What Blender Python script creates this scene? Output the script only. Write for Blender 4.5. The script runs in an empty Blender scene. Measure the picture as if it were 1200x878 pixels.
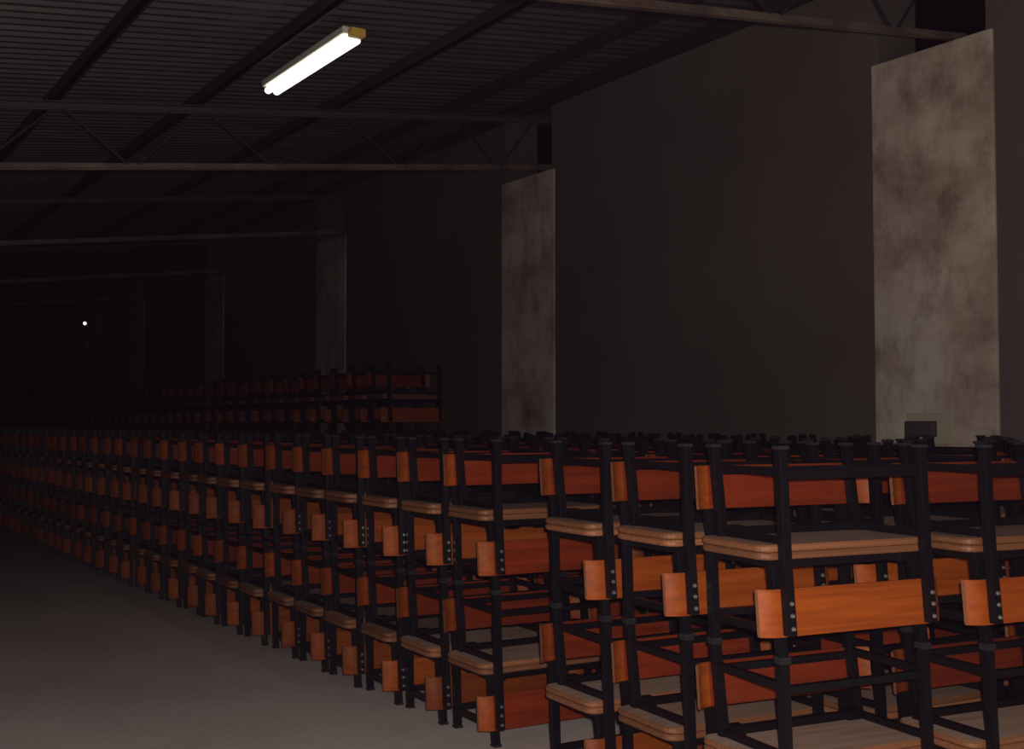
import bpy, bmesh, math, random
from mathutils import Vector, Matrix, Euler

S = bpy.context.scene
COL = S.collection
R = math.radians
random.seed(7)

# ------------------------------------------------------------------ camera, light, exposure
cam_d = bpy.data.cameras.new('camera')
cam_d.sensor_width = 36.0
cam_d.lens = 1350 / 1200 * 36.0
cam_d.clip_end = 200
cam = bpy.data.objects.new('camera', cam_d)
cam.location = (0, 0, 1.52)
cam.rotation_euler = (R(90 + 2.37), 0, R(-33.1))
COL.objects.link(cam)
S.camera = cam

S.view_settings.view_transform = 'Standard'
S.view_settings.look = 'None'
S.view_settings.gamma = 1
S.view_settings.use_curve_mapping = False
S.view_settings.exposure = 0.0

W = bpy.data.worlds.new('night')
S.world = W
W.use_nodes = True
W.node_tree.nodes['Background'].inputs[0].default_value = (0.80, 0.55, 0.82, 1)
W.node_tree.nodes['Background'].inputs[1].default_value = 0.012
# dusty air: the thin haze that the flash lights up
_vs = W.node_tree.nodes.new('ShaderNodeVolumeScatter')
_vs.inputs['Color'].default_value = (0.95, 0.60, 1.0, 1)
_vs.inputs['Density'].default_value = 0.00012
_va = W.node_tree.nodes.new('ShaderNodeVolumeAbsorption')
_va.inputs['Color'].default_value = (0.0, 0.0, 0.0, 1)
_va.inputs['Density'].default_value = 0.028
_ad = W.node_tree.nodes.new('ShaderNodeAddShader')
W.node_tree.links.new(_vs.outputs[0], _ad.inputs[0])
W.node_tree.links.new(_va.outputs[0], _ad.inputs[1])
W.node_tree.links.new(_ad.outputs[0], W.node_tree.nodes['World Output'].inputs['Volume'])

# the flash of the camera that took the photograph
fl = bpy.data.lights.new('camera_flash', 'POINT')
fl.energy = 810
fl.color = (1.0, 0.91, 0.86)
fl.shadow_soft_size = 0.03
flo = bpy.data.objects.new('camera_flash', fl)
flo.location = (0.03, -0.05, 1.60)
COL.objects.link(flo)


# ------------------------------------------------------------------ helpers
def mat(name, rough=0.6, metal=0.0, spec=0.5):
    m = bpy.data.materials.new(name)
    m.use_nodes = True
    b = m.node_tree.nodes['Principled BSDF']
    b.inputs['Roughness'].default_value = rough
    b.inputs['Metallic'].default_value = metal
    b.inputs['Specular IOR Level'].default_value = spec
    return m, m.node_tree.nodes, m.node_tree.links, b


def ramp(nodes, stops):
    r = nodes.new('ShaderNodeValToRGB')
    e = r.color_ramp.elements
    while len(e) < len(stops):
        e.new(0.5)
    for k, (p, c) in enumerate(stops):
        e[k].position = p
        e[k].color = (*c, 1)
    return r


def noise(nodes, links, coord, scale, detail=4, rough=0.6, stretch=None):
    n = nodes.new('ShaderNodeTexNoise')
    n.inputs['Scale'].default_value = scale
    n.inputs['Detail'].default_value = detail
    n.inputs['Roughness'].default_value = rough
    if stretch:
        mp = nodes.new('ShaderNodeMapping')
        mp.inputs['Scale'].default_value = stretch
        links.new(coord, mp.inputs['Vector'])
        links.new(mp.outputs[0], n.inputs['Vector'])
    else:
        links.new(coord, n.inputs['Vector'])
    return n


def bump(nodes, links, b, src, strength, dist=0.02):
    bp = nodes.new('ShaderNodeBump')
    bp.inputs['Strength'].default_value = strength
    bp.inputs['Distance'].default_value = dist
    links.new(src, bp.inputs['Height'])
    links.new(bp.outputs[0], b.inputs['Normal'])


def wood(name, dark, mid, light, rough=0.4, vary=0.25, grain=(2.0, 40, 40), spec=0.5):
    m, n, l, b = mat(name, rough, spec=spec)
    tc = n.new('ShaderNodeTexCoord')
    oi = n.new('ShaderNodeObjectInfo')
    add = n.new('ShaderNodeVectorMath')
    add.operation = 'ADD'
    l.new(tc.outputs['Object'], add.inputs[0])
    l.new(oi.outputs['Location'], add.inputs[1])
    ns = noise(n, l, add.outputs[0], 1.0, 5, 0.6, grain)
    r = ramp(n, [(0.28, dark), (0.5, mid), (0.75, light)])
    l.new(ns.outputs['Fac'], r.inputs['Fac'])
    hsv = n.new('ShaderNodeHueSaturation')
    mr = n.new('ShaderNodeMapRange')
    mr.inputs['To Min'].default_value = 1 - vary
    mr.inputs['To Max'].default_value = 1 + vary
    l.new(oi.outputs['Random'], mr.inputs['Value'])
    l.new(mr.outputs[0], hsv.inputs['Value'])
    l.new(r.outputs[0], hsv.inputs['Color'])
    l.new(hsv.outputs[0], b.inputs['Base Color'])
    return m


M = {}
M['wood_red'] = wood('red_varnished_plywood', (0.12, 0.016, 0.0045), (0.17, 0.023, 0.0055), (0.225, 0.033, 0.008), 0.36, 0.25, spec=0.3)
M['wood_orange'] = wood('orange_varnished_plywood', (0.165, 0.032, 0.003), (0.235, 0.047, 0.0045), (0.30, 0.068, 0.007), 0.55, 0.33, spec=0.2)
M['wood_edge'] = wood('plywood_edge', (0.15, 0.058, 0.024), (0.21, 0.085, 0.036), (0.28, 0.12, 0.055), 0.5, 0.25, spec=0.3, grain=(1.5, 60, 160))
M['wood_raw'] = wood('raw_plywood', (0.30, 0.195, 0.140), (0.40, 0.265, 0.195), (0.48, 0.33, 0.25), 0.75, 0.25, spec=0.2, grain=(3, 30, 30))

m, n, l, b = mat('black_enamelled_tube', 0.42, spec=0.28)
b.inputs['Base Color'].default_value = (0.0038, 0.0034, 0.0045, 1)
M['tube'] = m
m, n, l, b = mat('zinc_bolt', 0.3, metal=0.9)
b.inputs['Base Color'].default_value = (0.75, 0.72, 0.66, 1)
M['bolt'] = m
m, n, l, b = mat('black_rubber', 0.8)
b.inputs['Base Color'].default_value = (0.006, 0.0055, 0.006, 1)
M['rubber'] = m

# concrete floor
m, n, l, b = mat('worn_concrete_floor', 0.7)
tc = n.new('ShaderNodeTexCoord')
n1 = noise(n, l, tc.outputs['Object'], 0.9, 6, 0.65)
n2 = noise(n, l, tc.outputs['Object'], 14, 5, 0.7)
mx = n.new('ShaderNodeMix')
mx.data_type = 'FLOAT'
mx.inputs[0].default_value = 0.35
l.new(n1.outputs['Fac'], mx.inputs[2])
l.new(n2.outputs['Fac'], mx.inputs[3])
r = ramp(n, [(0.3, (0.57, 0.48, 0.44)), (0.5, (0.70, 0.60, 0.555)), (0.68, (0.80, 0.695, 0.645))])
l.new(mx.outputs[0], r.inputs['Fac'])
l.new(r.outputs[0], b.inputs['Base Color'])
bump(n, l, b, n2.outputs['Fac'], 0.15, 0.01)
M['floor'] = m

# dark unpainted render on the wall
m, n, l, b = mat('dark_wall_render', 0.9, spec=0.2)
tc = n.new('ShaderNodeTexCoord')
n1 = noise(n, l, tc.outputs['Object'], 0.6, 5, 0.6)
n2 = noise(n, l, tc.outputs['Object'], 30, 4, 0.7)
r = ramp(n, [(0.3, (0.085, 0.066, 0.056)), (0.7, (0.112, 0.094, 0.078))])
l.new(n1.outputs['Fac'], r.inputs['Fac'])
l.new(r.outputs[0], b.inputs['Base Color'])
bump(n, l, b, n2.outputs['Fac'], 0.3, 0.01)
M['wall'] = m

# pale stained concrete of the pillars
m, n, l, b = mat('stained_pale_concrete', 0.85, spec=0.2)
tc = n.new('ShaderNodeTexCoord')
n1 = noise(n, l, tc.outputs['Object'], 1.1, 6, 0.62, (1, 1.0, 1.6))
n2 = noise(n, l, tc.outputs['Object'], 4.5, 5, 0.7, (1, 1.0, 0.5))
r1 = ramp(n, [(0.36, (0.30, 0.225, 0.165)), (0.52, (0.49, 0.40, 0.32)), (0.68, (0.60, 0.52, 0.44))])
r2 = ramp(n, [(0.33, (0.36, 0.29, 0.24)), (0.52, (1, 1, 1))])
l.new(n1.outputs['Fac'], r1.inputs['Fac'])
l.new(n2.outputs['Fac'], r2.inputs['Fac'])
mx = n.new('ShaderNodeMix')
mx.data_type = 'RGBA'
mx.blend_type = 'MULTIPLY'
mx.inputs[0].default_value = 0.6
l.new(r1.outputs[0], mx.inputs[6])
l.new(r2.outputs[0], mx.inputs[7])
l.new(mx.outputs[2], b.inputs['Base Color'])
bump(n, l, b, n2.outputs['Fac'], 0.4, 0.02)
M['pillar'] = m

# roof sheets
m, n, l, b = mat('dull_corrugated_sheet', 0.55, metal=0.15)
tc = n.new('ShaderNodeTexCoord')
n1 = noise(n, l, tc.outputs['Object'], 1.0, 5, 0.6, (0.5, 5, 1))
r = ramp(n, [(0.3, (0.040, 0.031, 0.032)), (0.7, (0.082, 0.064, 0.063))])
l.new(n1.outputs['Fac'], r.inputs['Fac'])
l.new(r.outputs[0], b.inputs['Base Color'])
M['roof'] = m

m, n, l, b = mat('dark_purlin_paint', 0.7)
b.inputs['Base Color'].default_value = (0.020, 0.011, 0.012, 1)
M['purlin'] = m
m, n, l, b = mat('rusty_steel_angle', 0.6, metal=0.1)
tc = n.new('ShaderNodeTexCoord')
n1 = noise(n, l, tc.outputs['Object'], 3, 5, 0.65)
r = ramp(n, [(0.35, (0.09, 0.055, 0.042)), (0.65, (0.20, 0.145, 0.105))])
l.new(n1.outputs['Fac'], r.inputs['Fac'])
l.new(r.outputs[0], b.inputs['Base Color'])
M['steel'] = m
m, n, l, b = mat('rusty_web_bar', 0.7, metal=0.1)
b.inputs['Base Color'].default_value = (0.016, 0.013, 0.013, 1)
M['web'] = m
m, n, l, b = mat('dull_rusty_chord', 0.7, metal=0.1)
b.inputs['Base Color'].default_value = (0.055, 0.042, 0.036, 1)
M['chord'] = m
m, n, l, b = mat('white_enamel', 0.4)
b.inputs['Base Color'].default_value = (0.7, 0.68, 0.6, 1)
M['enamel'] = m
m, n, l, b = mat('yellowed_plastic', 0.5)
b.inputs['Base Color'].default_value = (0.75, 0.48, 0.08, 1)
M['yellow'] = m
m, n, l, b = mat('lit_fluorescent_tube', 0.3)
b.inputs['Base Color'].default_value = (1, 1, 1, 1)
b.inputs['Emission Color'].default_value = (1.0, 0.96, 0.86, 1)
b.inputs['Emission Strength'].default_value = 2.4
M['lit'] = m
m, n, l, b = mat('lit_bulb', 0.3)
b.inputs['Base Color'].default_value = (1, 1, 1, 1)
b.inputs['Emission Color'].default_value = (1.0, 0.95, 0.9, 1)
b.inputs['Emission Strength'].default_value = 2.0
M['bulb'] = m
m, n, l, b = mat('dark_grey_box', 0.5)
b.inputs['Base Color'].default_value = (0.06, 0.045, 0.045, 1)
M['boxdark'] = m
m, n, l, b = mat('fresh_plaster', 0.9)
b.inputs['Base Color'].default_value = (0.40, 0.35, 0.26, 1)
M['plaster'] = m


def box(bm, c, s, rot=None, bev=0.0, mi=0):
    """box centred on c with size s"""
    geo = bmesh.ops.create_cube(bm, size=1)
    vs = geo['verts']
    mtx = Matrix.Translation(c) @ (rot.to_4x4() if rot else Matrix.Identity(4)) @ Matrix.Diagonal((*s, 1))
    bmesh.ops.transform(bm, matrix=mtx, verts=vs)
    fs = {f for v in vs for f in v.link_faces}
    if bev:
        es = list({e for v in vs for e in v.link_edges})
        res = bmesh.ops.bevel(bm, geom=es, offset=bev, segments=2, affect='EDGES', profile=0.6)
        fs |= set(res['faces'])
    for f in fs:
        if f.is_valid:
            f.material_index = mi
    return vs


def bar(bm, p, q, w, d, bev=0.0, mi=0, up=(0, 0, 1)):
    """rectangular bar from p to q"""
    p, q = Vector(p), Vector(q)
    z = (q - p)
    L = z.length
    z.normalize()
    x = Vector((1, 0, 0)) if abs(z.x) < 0.9 else Vector((0, 1, 0))
    y = z.cross(x).normalized()
    x = y.cross(z).normalized()
    rot = Matrix((x, y, z)).transposed()
    box(bm, (p + q) / 2, (w, d, L), rot, bev, mi)


def cyl(bm, p, q, r, seg=12, r2=None):
    p, q = Vector(p), Vector(q)
    d = q - p
    rot = d.to_track_quat('Z', 'Y').to_matrix().to_4x4()
    bmesh.ops.create_cone(bm, cap_ends=True, segments=seg, radius1=r, radius2=r if r2 is None else r2, depth=d.length,
                          matrix=Matrix.Translation((p + q) / 2) @ rot)


def obj(name, bm, mats, parent=None, smooth=False, kind=None):
    bmesh.ops.recalc_face_normals(bm, faces=bm.faces)
    me = bpy.data.meshes.new(name)
    bm.to_mesh(me)
    bm.free()
    for mm in (mats if isinstance(mats, (list, tuple)) else [mats]):
        me.materials.append(mm)
    if smooth:
        for p in me.polygons:
            p.use_smooth = True
    o = bpy.data.objects.new(name, me)
    COL.objects.link(o)
    if parent:
        o.parent = parent
    if kind:
        o['kind'] = kind
    return o


def tag(o, label, cat, group=None):
    o['label'] = label
    o['category'] = cat
    if group:
        o['group'] = group
    return o


def empty(name, loc, rot=(0, 0, 0)):
    o = bpy.data.objects.new(name, None)
    o.empty_display_size = 0.1
    o.location = loc
    o.rotation_euler = rot
    COL.objects.link(o)
    return o


# ------------------------------------------------------------------ the hall
XW = 6.5            # face of the right wall
XL = -6.0           # left wall
Y0, Y1 = -5.0, 38.4


def roof_z(x):
    return 3.88 + 0.12 * x


BAY = 4.82
PILLARS = [0.03 + BAY * k for k in range(0, 8)]      # centres along the wall
PW = 0.95                                            # pillar width
PTOP = 4.02

bm = bmesh.new()
box(bm, ((XL + XW + 0.6) / 2, (Y0 + Y1) / 2, -0.1), (XW + 0.8 - XL, Y1 - Y0 + 0.4, 0.2))
obj('floor', bm, M['floor'], kind='structure')

# corrugated roof: ribs run up the slope, repeated along the hall
bm = bmesh.new()
prof = []
pitch = 0.14
k = 0
y = Y0 - 0.3
while y < Y1 + 0.3:
    for dy, dz in ((0, 0), (0.045, 0), (0.062, 0.034), (0.122, 0.034)):
        prof.append((y + dy, dz))
    y += pitch
xa, xb = XL - 0.4, XW + 0.9
rows = []
for x in (xa, xb):
    rows.append([bm.verts.new((x, py, roof_z(x) + 0.13 + dz)) for py, dz in prof])
top = []
for x in (xa, xb):
    top.append([bm.verts.new((x, py, roof_z(x) + 0.18)) for py in (prof[0][0], prof[-1][0])])
for i in range(len(prof) - 1):
    bm.faces.new((rows[0][i], rows[1][i], rows[1][i + 1], rows[0][i + 1]))
bm.faces.new((top[0][0], top[0][1], top[1][1], top[1][0]))
obj('ceiling', bm, M['roof'], kind='structure')

# right wall: infill panels rising to the roof, with a notch over every pillar for the truss end
bm = bmesh.new()
edges = [Y0]
NW = 0.84
for c in PILLARS:
    edges += [c - NW / 2, c + NW / 2]
edges.append(Y1)
for a, c in zip(edges[0::2], edges[1::2]):
    zt = roof_z(XW) + 0.13
    box(bm, (XW + 0.2, (a + c) / 2, zt / 2), (0.4, c - a, zt))
obj('wall_right', bm, M['wall'], kind='structure')
bm = bmesh.new()
box(bm, ((XL + XW) / 2 + 0.2, Y1 + 0.1, 2.3), (XW - XL + 1.0, 0.2, 4.6))
obj('wall_far', bm, M['wall'], kind='structure')
bm = bmesh.new()
box(bm, (XL - 0.1, (Y0 + Y1) / 2, 1.6), (0.2, Y1 - Y0, 3.2))
obj('wall_left', bm, M['wall'], kind='structure')

ORD = ['zeroth', 'first', 'second', 'third', 'fourth', 'fifth', 'sixth', 'seventh', 'eighth', 'ninth', 'tenth', 'eleventh',
       'twelfth', 'thirteenth', 'fourteenth', 'fifteenth', 'sixteenth', 'seventeenth', 'eighteenth', 'nineteenth', 'twentieth']
TENS = {2: 'twenty', 3: 'thirty', 4: 'forty', 5: 'fifty', 6: 'sixty', 7: 'seventy'}
TENTH = {2: 'twentieth', 3: 'thirtieth', 4: 'fortieth', 5: 'fiftieth', 6: 'sixtieth', 7: 'seventieth'}


def ordinal(k):
    if k <= 20:
        return ORD[k]
    return TENTH[k // 10] if k % 10 == 0 else TENS[k // 10] + '-' + ORD[k % 10]


# pillars: pale cast concrete, bearing the trusses
for i, c in enumerate(PILLARS[1:], 1):
    bm = bmesh.new()
    box(bm, (XW + 0.215, c, PTOP / 2), (0.47, PW, PTOP), bev=0.012)
    o = obj('pillar', bm, M['pillar'])
    lab = ('wide pale stained concrete pillar in the right wall, nearest at right' if i == 1 else
           'narrow looking pale stained pillar left of the dark wall, behind the long bench rows' if i == 2 else
           f'dim concrete pillar in the right wall, {ordinal(i)} pillar from the near end')
    tag(o, lab, 'pillar', 'concrete pillars along the right wall')

# purlins along the hall, on top of the trusses
PX = [-5.4, -4.2, -3.0, -1.75, -0.5, 0.72, 1.95, 3.13, 4.42, 5.66]
for i, x in enumerate(PX):
    bm = bmesh.new()
    z = roof_z(x) + 0.125
    box(bm, (x, (Y0 + Y1) / 2, z - 0.045), (0.05, Y1 - Y0, 0.09))
    box(bm, (x + 0.012, (Y0 + Y1) / 2, z - 0.086), (0.07, Y1 - Y0, 0.008))
    o = obj('purlin', bm, M['purlin'])
    tag(o, f'dark steel purlin under the corrugated roof, {ordinal(len(PX) - i)} from the right wall', 'purlin', 'roof purlins')
bm = bmesh.new()
z = roof_z(XW - 0.07)
box(bm, (XW - 0.045, (Y0 + Y1) / 2, z + 0.06), (0.07, Y1 - Y0, 0.12))
tag(obj('wall_plate', bm, M['purlin']), 'dark wall plate beam where roof meets the right wall', 'beam')

# trusses: parallel chords following the roof slope
sl = math.atan(0.12)
for i, yc in enumerate(PILLARS[1:7], 1):
    t = empty('roof_truss', (0, yc, 0))
    pos = ('nearest steel lattice roof truss, crossing the top right corner' if i == 1 else
           'rusty steel lattice roof truss just behind the lit fluorescent lamp' if i == 2 else
           f'dim steel lattice roof truss, {ordinal(i)} truss from the near end')
    tag(t, pos, 'truss', 'steel roof trusses')
    x0, x1 = XL, XW + 0.40
    up = lambda x: roof_z(x) - 0.055
    lo = lambda x: 3.335 + 0.12 * x
    for nm, fz in (('top_chord', up), ('bottom_chord', lo)):
        bm = bmesh.new()
        s = 1 if nm == 'bottom_chord' else -1
        ya, yb = -0.035, 0.035
        bar(bm, (x0, 0, fz(x0)), (x1, 0, fz(x1)), 0.008, 0.06)
        bar(bm, (x0, -0.03, fz(x0) + (-0.03 * s)), (x1, -0.03, fz(x1) + (-0.03 * s)), 0.050, 0.008)
        bar(bm, (x0, -0.004, fz(x0)), (x1, -0.004, fz(x1)), 0.030, 0.030)
        obj(nm, bm, M['steel' if nm == 'bottom_chord' else 'chord'], t)
    nodes = PX + [XW + 0.1]
    for a, c in zip(nodes[:-1], nodes[1:]):
        mid = (a + c) / 2
        for px in (a + 0.04, c - 0.04):
            bm = bmesh.new()
            bar(bm, (px, 0.0, up(px) - 0.02), (mid + (0.04 if px > mid else -0.04), 0.0, lo(mid) + 0.02), 0.016, 0.016)
            obj('web_bar', bm, M['web'], t)

# fluorescent batten under the roof
LX, LY0, LY1 = 3.42, 7.28, 8.83
LZ = 4.225
lamp = empty('fluorescent_lamp', (LX, (LY0 + LY1) / 2, LZ))
tag(lamp, 'lit twin tube fluorescent batten hanging under the corrugated roof', 'lamp')
hl = (LY1 - LY0) / 2
bm = bmesh.new()
vs = box(bm, (0, 0, 0.035), (0.165, hl * 2, 0.05), bev=0.006)
obj('housing', bm, M['enamel'], lamp)
for sx in (-0.036, 0.036):
    bm = bmesh.new()
    cyl(bm, (sx, -hl + 0.02, -0.020), (sx, hl - 0.02, -0.020), 0.028, 16)
    o = obj('tube', bm, M['lit'], lamp, smooth=False)
for sy, mm in ((-1, 'yellow'), (1, 'enamel')):
    bm = bmesh.new()
    box(bm, (0.01, sy * (hl + 0.03), 0.012), (0.11, 0.075, 0.06), bev=0.01)
    o = obj('end_cap', bm, M[mm], lamp)
    if sy < 0:
        o['label'] = 'yellowed end cap'
for sy in (-0.55, 0.55):
    bm = bmesh.new()
    cyl(bm, (0, sy, 0.055), (0, sy, roof_z(LX) + 0.135 - LZ), 0.008, 8)
    obj('hanging_rod', bm, M['purlin'], lamp)

# far bulb on the wall bracket
wl = empty('wall_lamp', (XW - 0.30, 27.5, 3.79))
tag(wl, 'tiny lit bulb on a bracket high on the far right wall', 'lamp')
bm = bmesh.new()
bmesh.ops.create_uvsphere(bm, u_segments=14, v_segments=10, radius=0.042)
obj('bulb', bm, M['bulb'], wl, smooth=True)
bm = bmesh.new()
cyl(bm, (0, 0, 0.04), (0, 0, 0.12), 0.028, 12)
cyl(bm, (0, 0, 0.11), (0.30, 0, 0.16), 0.012, 8)
obj('bracket', bm, M['purlin'], wl)

# dark box with a pale plaster patch, on the nearest pillar
jb = empty('junction_box', (XW - 0.02, 4.93, 1.46))
tag(jb, 'small dark rectangular box on a pale patch of the near right pillar', 'box')
bm = bmesh.new()
box(bm, (-0.0, -0.05, 0.02), (0.012, 0.36, 0.20), bev=0.004)
obj('mounting_board', bm, M['plaster'], jb)['label'] = 'pale mounting board'
bm = bmesh.new()
box(bm, (-0.03, 0.0, 0.015), (0.05, 0.225, 0.105), bev=0.008)
obj('box_cover', bm, M['boxdark'], jb)

# ------------------------------------------------------------------ the bench, built once
HS = 0.36           # seat height
HWID = 0.40         # half width of the back panel
PXH = 0.312         # half spacing of the legs
T = 0.036           # tube
SD = 0.19           # half seat depth
RF = 0.195          # y of the feet (rear +, front -)


def post_y(z):      # rear leg and back post: upright, then leaning back above the seat
    if z < HS:
        return RF + (0.213 - RF) * z / HS
    return 0.213 + 0.026 * (z - HS) / 0.28


def front_y(z):
    return -RF + (RF - 0.140) * z / HS


def seat_bm():
    bm = bmesh.new()
    n = 5
    r = 0.045
    pts = []
    hw = HWID - 0.012
    for cx, cy, a0 in ((hw - r, SD - r, 0), (-hw + r, SD - r, 90), (-hw + r, -SD + r, 180), (hw - r, -SD + r, 270)):
        for k in range(n + 1):
            a = R(a0 + 90 * k / n)
            pts.append((cx + r * math.cos(a), cy + r * math.sin(a)))
    zt, zb = HS - 0.001, HS - 0.025
    rings = []
    for inset, z in ((0.006, zb), (0.0, zb + 0.006), (0.0, zt - 0.006), (0.006, zt)):
        ring = []
        for px, py in pts:
            f = 1 - inset / max(0.01, math.hypot(px, py))
            ring.append(bm.verts.new((px * f, py * f, z)))
        rings.append(ring)
    N = len(pts)
    for a, c in zip(rings[:-1], rings[1:]):
        for k in range(N):
            f = bm.faces.new((a[k], a[(k + 1) % N], c[(k + 1) % N], c[k]))
            f.material_index = 1
    bm.faces.new(rings[-1]).material_index = 0
    bm.faces.new(list(reversed(rings[0]))).material_index = 2
    return bm


def back_bm():
    """bent plywood back panel: flat between the posts, ends curling forward"""
    bm = bmesh.new()
    th = 0.016
    z0, z1 = HS + 0.122, HS + 0.280
    ends = [0.40, 0.394, 0.386, 0.378, 0.37, 0.362, 0.354, 0.346, 0.335, 0.315]
    xs = [-e for e in ends] + [-0.2, -0.07, 0.07, 0.2] + ends[::-1]
    NX = len(xs) - 1

    def bow(x):
        a = abs(x)
        e = max(0, a - 0.335) / (HWID - 0.335)
        return 0.028 * e * e
    grid = {}
    zr = [z0, z0 + 0.008, z1 - 0.008, z1]
    for side in (0, 1):                          # 0 = sitter's side (front), 1 = rear
        for i, x in enumerate(xs):
            for j, z in enumerate(zr):
                yb = post_y(z) - T / 2 - 0.001
                inset = 0.003 if j in (0, 3) else 0.0
                y = yb - bow(x) - (th - inset if side == 0 else inset)
                xx = x
                grid[side, i, j] = bm.verts.new((xx, y, z))
    for i in range(NX):
        for j in range(3):
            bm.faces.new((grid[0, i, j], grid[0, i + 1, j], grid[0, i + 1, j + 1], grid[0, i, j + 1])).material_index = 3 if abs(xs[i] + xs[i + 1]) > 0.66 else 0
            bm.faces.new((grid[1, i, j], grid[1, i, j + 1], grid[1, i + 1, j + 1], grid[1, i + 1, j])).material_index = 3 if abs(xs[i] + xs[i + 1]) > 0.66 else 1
        for j in (0, 3):
            bm.faces.new((grid[0, i, j], grid[1, i, j], grid[1, i + 1, j], grid[0, i + 1, j])).material_index = 2
    for i in (0, NX):
        for j in range(3):
            bm.faces.new((grid[0, i, j], grid[0, i, j + 1], grid[1, i, j + 1], grid[1, i, j])).material_index = 2
    for f in bm.faces:
        f.smooth = f.material_index != 2
    for e in bm.edges:
        if len(e.link_faces) == 2 and (e.link_faces[0].material_index == 2) != (e.link_faces[1].material_index == 2):
            e.smooth = False
    return bm


def rear_leg_bm(s, bev=0.004):
    bm = bmesh.new()
    x = s * PXH
    zs = [0.006, HS, HS + 0.272]
    rings = []
    for z in zs:
        y = post_y(z)
        rings.append([bm.verts.new((x + dx * T / 2, y + dy * T / 2, z)) for dx, dy in ((-1, -1), (1, -1), (1, 1), (-1, 1))])
    for a, c in zip(rings[:-1], rings[1:]):
        for k in range(4):
            bm.faces.new((a[k], a[(k + 1) % 4], c[(k + 1) % 4], c[k]))
    bm.faces.new(list(reversed(rings[0])))
    bm.faces.new(rings[-1])
    es = [e for e in bm.edges if abs(e.verts[0].co.z - e.verts[1].co.z) > 0.01]
    bmesh.ops.bevel(bm, geom=es, offset=bev, segments=2, affect='EDGES')
    return bm


def front_leg_bm(s, bev=0.004):
    bm = bmesh.new()
    x = s * PXH
    rings = []
    for z in (0.006, HS - 0.026):
        y = front_y(z)
        rings.append([bm.verts.new((x + dx * T / 2, y + dy * T / 2, z)) for dx, dy in ((-1, -1), (1, -1), (1, 1), (-1, 1))])
    a, c = rings
    for k in range(4):
        bm.faces.new((a[k], a[(k + 1) % 4], c[(k + 1) % 4], c[k]))
    bm.faces.new(list(reversed(a)))
    bm.faces.new(c)
    es = [e for e in bm.edges if abs(e.verts[0].co.z - e.verts[1].co.z) > 0.01]
    bmesh.ops.bevel(bm, geom=es, offset=bev, segments=2, affect='EDGES')
    return bm


RZ = 0.088          # height of the stretchers


def side_stretcher(bm, s):
    bar(bm, (s * PXH, front_y(RZ) + T / 2, RZ), (s * PXH, post_y(RZ) - T / 2, RZ), 0.026, 0.026)


def cross_stretcher(bm, rear):
    y = post_y(RZ + 0.012) if rear else front_y(RZ + 0.012)
    bar(bm, (-PXH + T / 2, y, RZ + 0.012), (PXH - T / 2, y, RZ + 0.012), 0.026, 0.026)


def frame_bm():
    bm = bmesh.new()
    z = HS - 0.025 - 0.0165
    for s in (-1, 1):
        bar(bm, (s * PXH, front_y(z) + T / 2, z), (s * PXH, post_y(z) - T / 2, z), 0.026, 0.026, 0.003)
        # corner gussets welded under the rails
        box(bm, (s * (PXH - 0.045), front_y(z) + 0.01, z - 0.004), (0.06, 0.055, 0.036), bev=0.003)
    bar(bm, (-PXH + T / 2, front_y(z) + 0.004, z), (PXH - T / 2, front_y(z) + 0.004, z), 0.030, 0.030, 0.003)
    return bm


def foot_bm(s, rear):
    bm = bmesh.new()
    y = post_y(0) if rear else front_y(0)
    box(bm, (s * PXH, y, 0.006), (T + 0.006, T + 0.006, 0.012), bev=0.003)
    return bm


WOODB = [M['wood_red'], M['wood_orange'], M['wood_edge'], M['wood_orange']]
WOODS = [M['wood_red'], M['wood_edge'], M['wood_raw']]


def make_bench(full):
    t = empty('school_bench', (0, 0, 0))
    obj('seat', seat_bm(), WOODS, t)
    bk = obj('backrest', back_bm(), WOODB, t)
    for s in (-1, 1):
        for rear in (False, True):
            lg = obj('leg', rear_leg_bm(s) if rear else front_leg_bm(s), M['tube'], t)
            if full:
                obj('foot', foot_bm(s, rear), M['rubber'], lg)
    if full:
        for s in (-1, 1):
            bm = bmesh.new()
            side_stretcher(bm, s)
            obj('stretcher', bm, M['tube'], t)
        for rear in (False, True):
            bm = bmesh.new()
            cross_stretcher(bm, rear)
            obj('stretcher', bm, M['tube'], t)
        for s in (-1, 1):
            for dz in (0.165, 0.205, 0.248):
                bm = bmesh.new()
                z = HS + dz
                y = post_y(z) + T / 2
                cyl(bm, (s * PXH, y - 0.001, z), (s * PXH, y + 0.006, z), 0.0085, 10, 0.006)
                obj('bolt', bm, M['bolt'], bk, smooth=False)
    else:
        bm = bmesh.new()
        side_stretcher(bm, -1)
        side_stretcher(bm, 1)
        cross_stretcher(bm, True)
        cross_stretcher(bm, False)
        obj('stretcher_frame', bm, M['tube'], t)
    obj('seat_frame', frame_bm(), M['tube'], t)
    return t


def copy_tree(o, parent=None):
    c = o.copy()
    COL.objects.link(c)
    if parent:
        c.parent = parent
    for ch in list(o.children):
        copy_tree(ch, c)
    return c


# ------------------------------------------------------------------ where the stacks stand
# row: (name, centre x, list of (y, rotation, dx), tiers)
rnd = random.Random(11)
ROWS = []


def run(y0, y1, pitch=0.484):
    ys = []
    y = y0
    while y < y1:
        ys.append(y)
        y += pitch
    return ys


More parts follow.
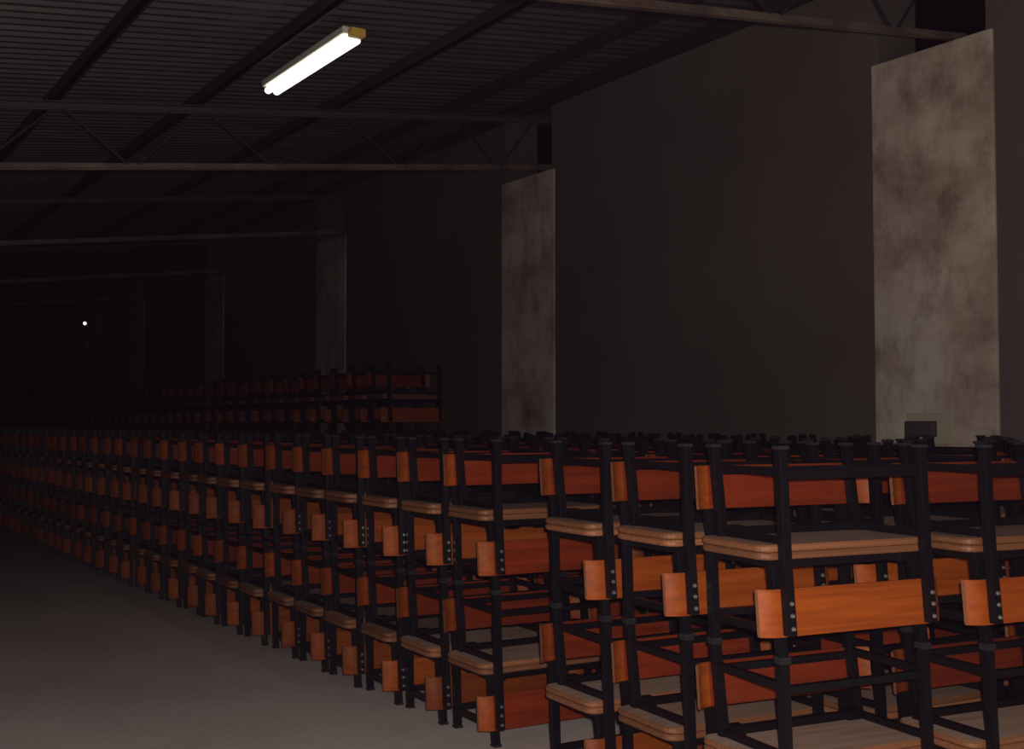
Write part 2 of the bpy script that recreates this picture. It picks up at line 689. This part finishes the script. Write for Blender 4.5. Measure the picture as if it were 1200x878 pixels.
r0 = [(2.93, -8.0, 0.0), (3.445, -5.5, 0.012), (3.935, -4.0, 0.0)]
r0 += [(y + rnd.uniform(-.001, .001), -3 + rnd.uniform(-.3, .3), rnd.uniform(-.012, .012)) for y in run(4.80, 19.4)]
r1 = [(2.70, -8.0, -0.035)] + [(y + rnd.uniform(-.001, .001), -4 + rnd.uniform(-.35, .35), rnd.uniform(-.012, .012)) for y in run(3.24, 16.5)]
r2 = [(y + rnd.uniform(-.001, .001), -4 + rnd.uniform(-.35, .35), rnd.uniform(-.02, .02)) for y in run(2.86, 16.5)]
r3 = [(y + rnd.uniform(-.001, .001), rnd.uniform(-.35, .35), rnd.uniform(-.012, .012)) for y in run(3.6, 33)]
ROWS = [('aisle row', 3.235, r0, lambda y: 2), ('second row from the aisle', 4.06, r1, lambda y: 2),
        ('third row from the aisle', 4.96, r2, lambda y: 2), ('row along the wall', 5.99, r3, lambda y: 3 if y > 11.0 else 2)]

TIER = ['lower', 'upper', 'topmost']
slots = []          # (row, stack, level, name, matrix pieces)
for ri, (rn, rx, st, tiers) in enumerate(ROWS):
    for si, (y, rot, dx) in enumerate(st):
        for k in range(tiers(y)):
            for inv in (0, 1):
                z = k * 2 * HS + (2 * HS if inv else 0)
                slots.append((ri, si, k, inv, (rx + dx, y, z), (math.pi if inv else 0, 0, R(rot))))


def individual(ri, si, k, inv):
    return (ri, si, k, inv) in PICK


# the 300 benches that show largest in the photograph: (row, pair, upturned) -> stacks counted from the near end
SHOWN = {
    (0, 0, 0): [(0, 30)],
    (0, 0, 1): [(0, 30)],
    (0, 1, 0): [(0, 30)],
    (0, 1, 1): [(0, 31)],
    (1, 0, 0): [(0, 1), (3, 6)],
    (1, 0, 1): [(0, 6)],
    (1, 1, 0): [(0, 5)],
    (1, 1, 1): [(0, 19), (21, 21), (23, 24)],
    (2, 0, 0): [(0, 1)],
    (2, 0, 1): [(0, 1)],
    (2, 1, 0): [(0, 1)],
    (2, 1, 1): [(0, 16), (18, 19), (21, 21)],
    (3, 1, 1): [(0, 12), (15, 15), (17, 19)],
    (3, 2, 0): [(16, 60)],
    (3, 2, 1): [(16, 59)],
}
PICK = {(r, s, k, i) for (r, k, i), spans in SHOWN.items() for a, b in spans for s in range(a, b + 1)}

near = make_bench(True)
far = make_bench(False)
red_back = bpy.data.meshes.new_from_object([c for c in near.children if c.name.startswith('backrest')][0])
red_back.materials[1] = M['wood_red']
first = {True: near, False: far}
rest = []
for (ri, si, k, inv, loc, rot) in slots:
    if not individual(ri, si, k, inv):
        rest.append((loc, rot))
        continue
    full = loc[1] < 7.5 and (ri == 0 or loc[1] < 4.6)
    if first[full] is not None:
        o = first[full]
        first[full] = None
    else:
        o = copy_tree(near if full else far)
    if ri == 0 and si == 3:                       # this stack's panels are red on the rear as well
        for ch in o.children:
            if ch.name.startswith('backrest'):
                ch.data = red_back
    o.location = loc
    o.rotation_euler = rot
    lab = f"{TIER[k]} {'upturned' if inv else 'upright'} black-framed bench, {ordinal(si + 1)} stack from the near end, {ROWS[ri][0]}"
    tag(o, lab, 'bench', 'stacked school benches')

if rest:
    # everything deep inside the rows, of which the photograph shows next to nothing
    names = ['red_varnished_plywood', 'orange_varnished_plywood', 'plywood_edge', 'raw_plywood', 'black_enamelled_tube']
    V, F, MI = [], [], []
    shapes = []
    for ch in far.children:
        me = ch.data
        idx = [names.index(mm.name) for mm in me.materials]
        shapes.append(([v.co.copy() for v in me.vertices], [tuple(p.vertices) for p in me.polygons], [idx[p.material_index] for p in me.polygons]))
    for loc, rot in rest:
        mtx = Matrix.LocRotScale(Vector(loc), Euler(rot), None)
        for vs, fs, ms in shapes:
            n0 = len(V)
            V.extend(mtx @ v for v in vs)
            F.extend(tuple(n0 + k for k in f) for f in fs)
            MI.extend(ms)
    me = bpy.data.meshes.new('school_benches')
    me.from_pydata(V, [], F)
    for nm in names:
        me.materials.append(bpy.data.materials[nm])
    me.polygons.foreach_set('material_index', MI)
    me.update()
    o = bpy.data.objects.new('school_benches', me)
    COL.objects.link(o)
    o['kind'] = 'stuff'
    tag(o, 'mass of stacked black-framed benches hidden deep in the rows behind the aisle row', 'benches')
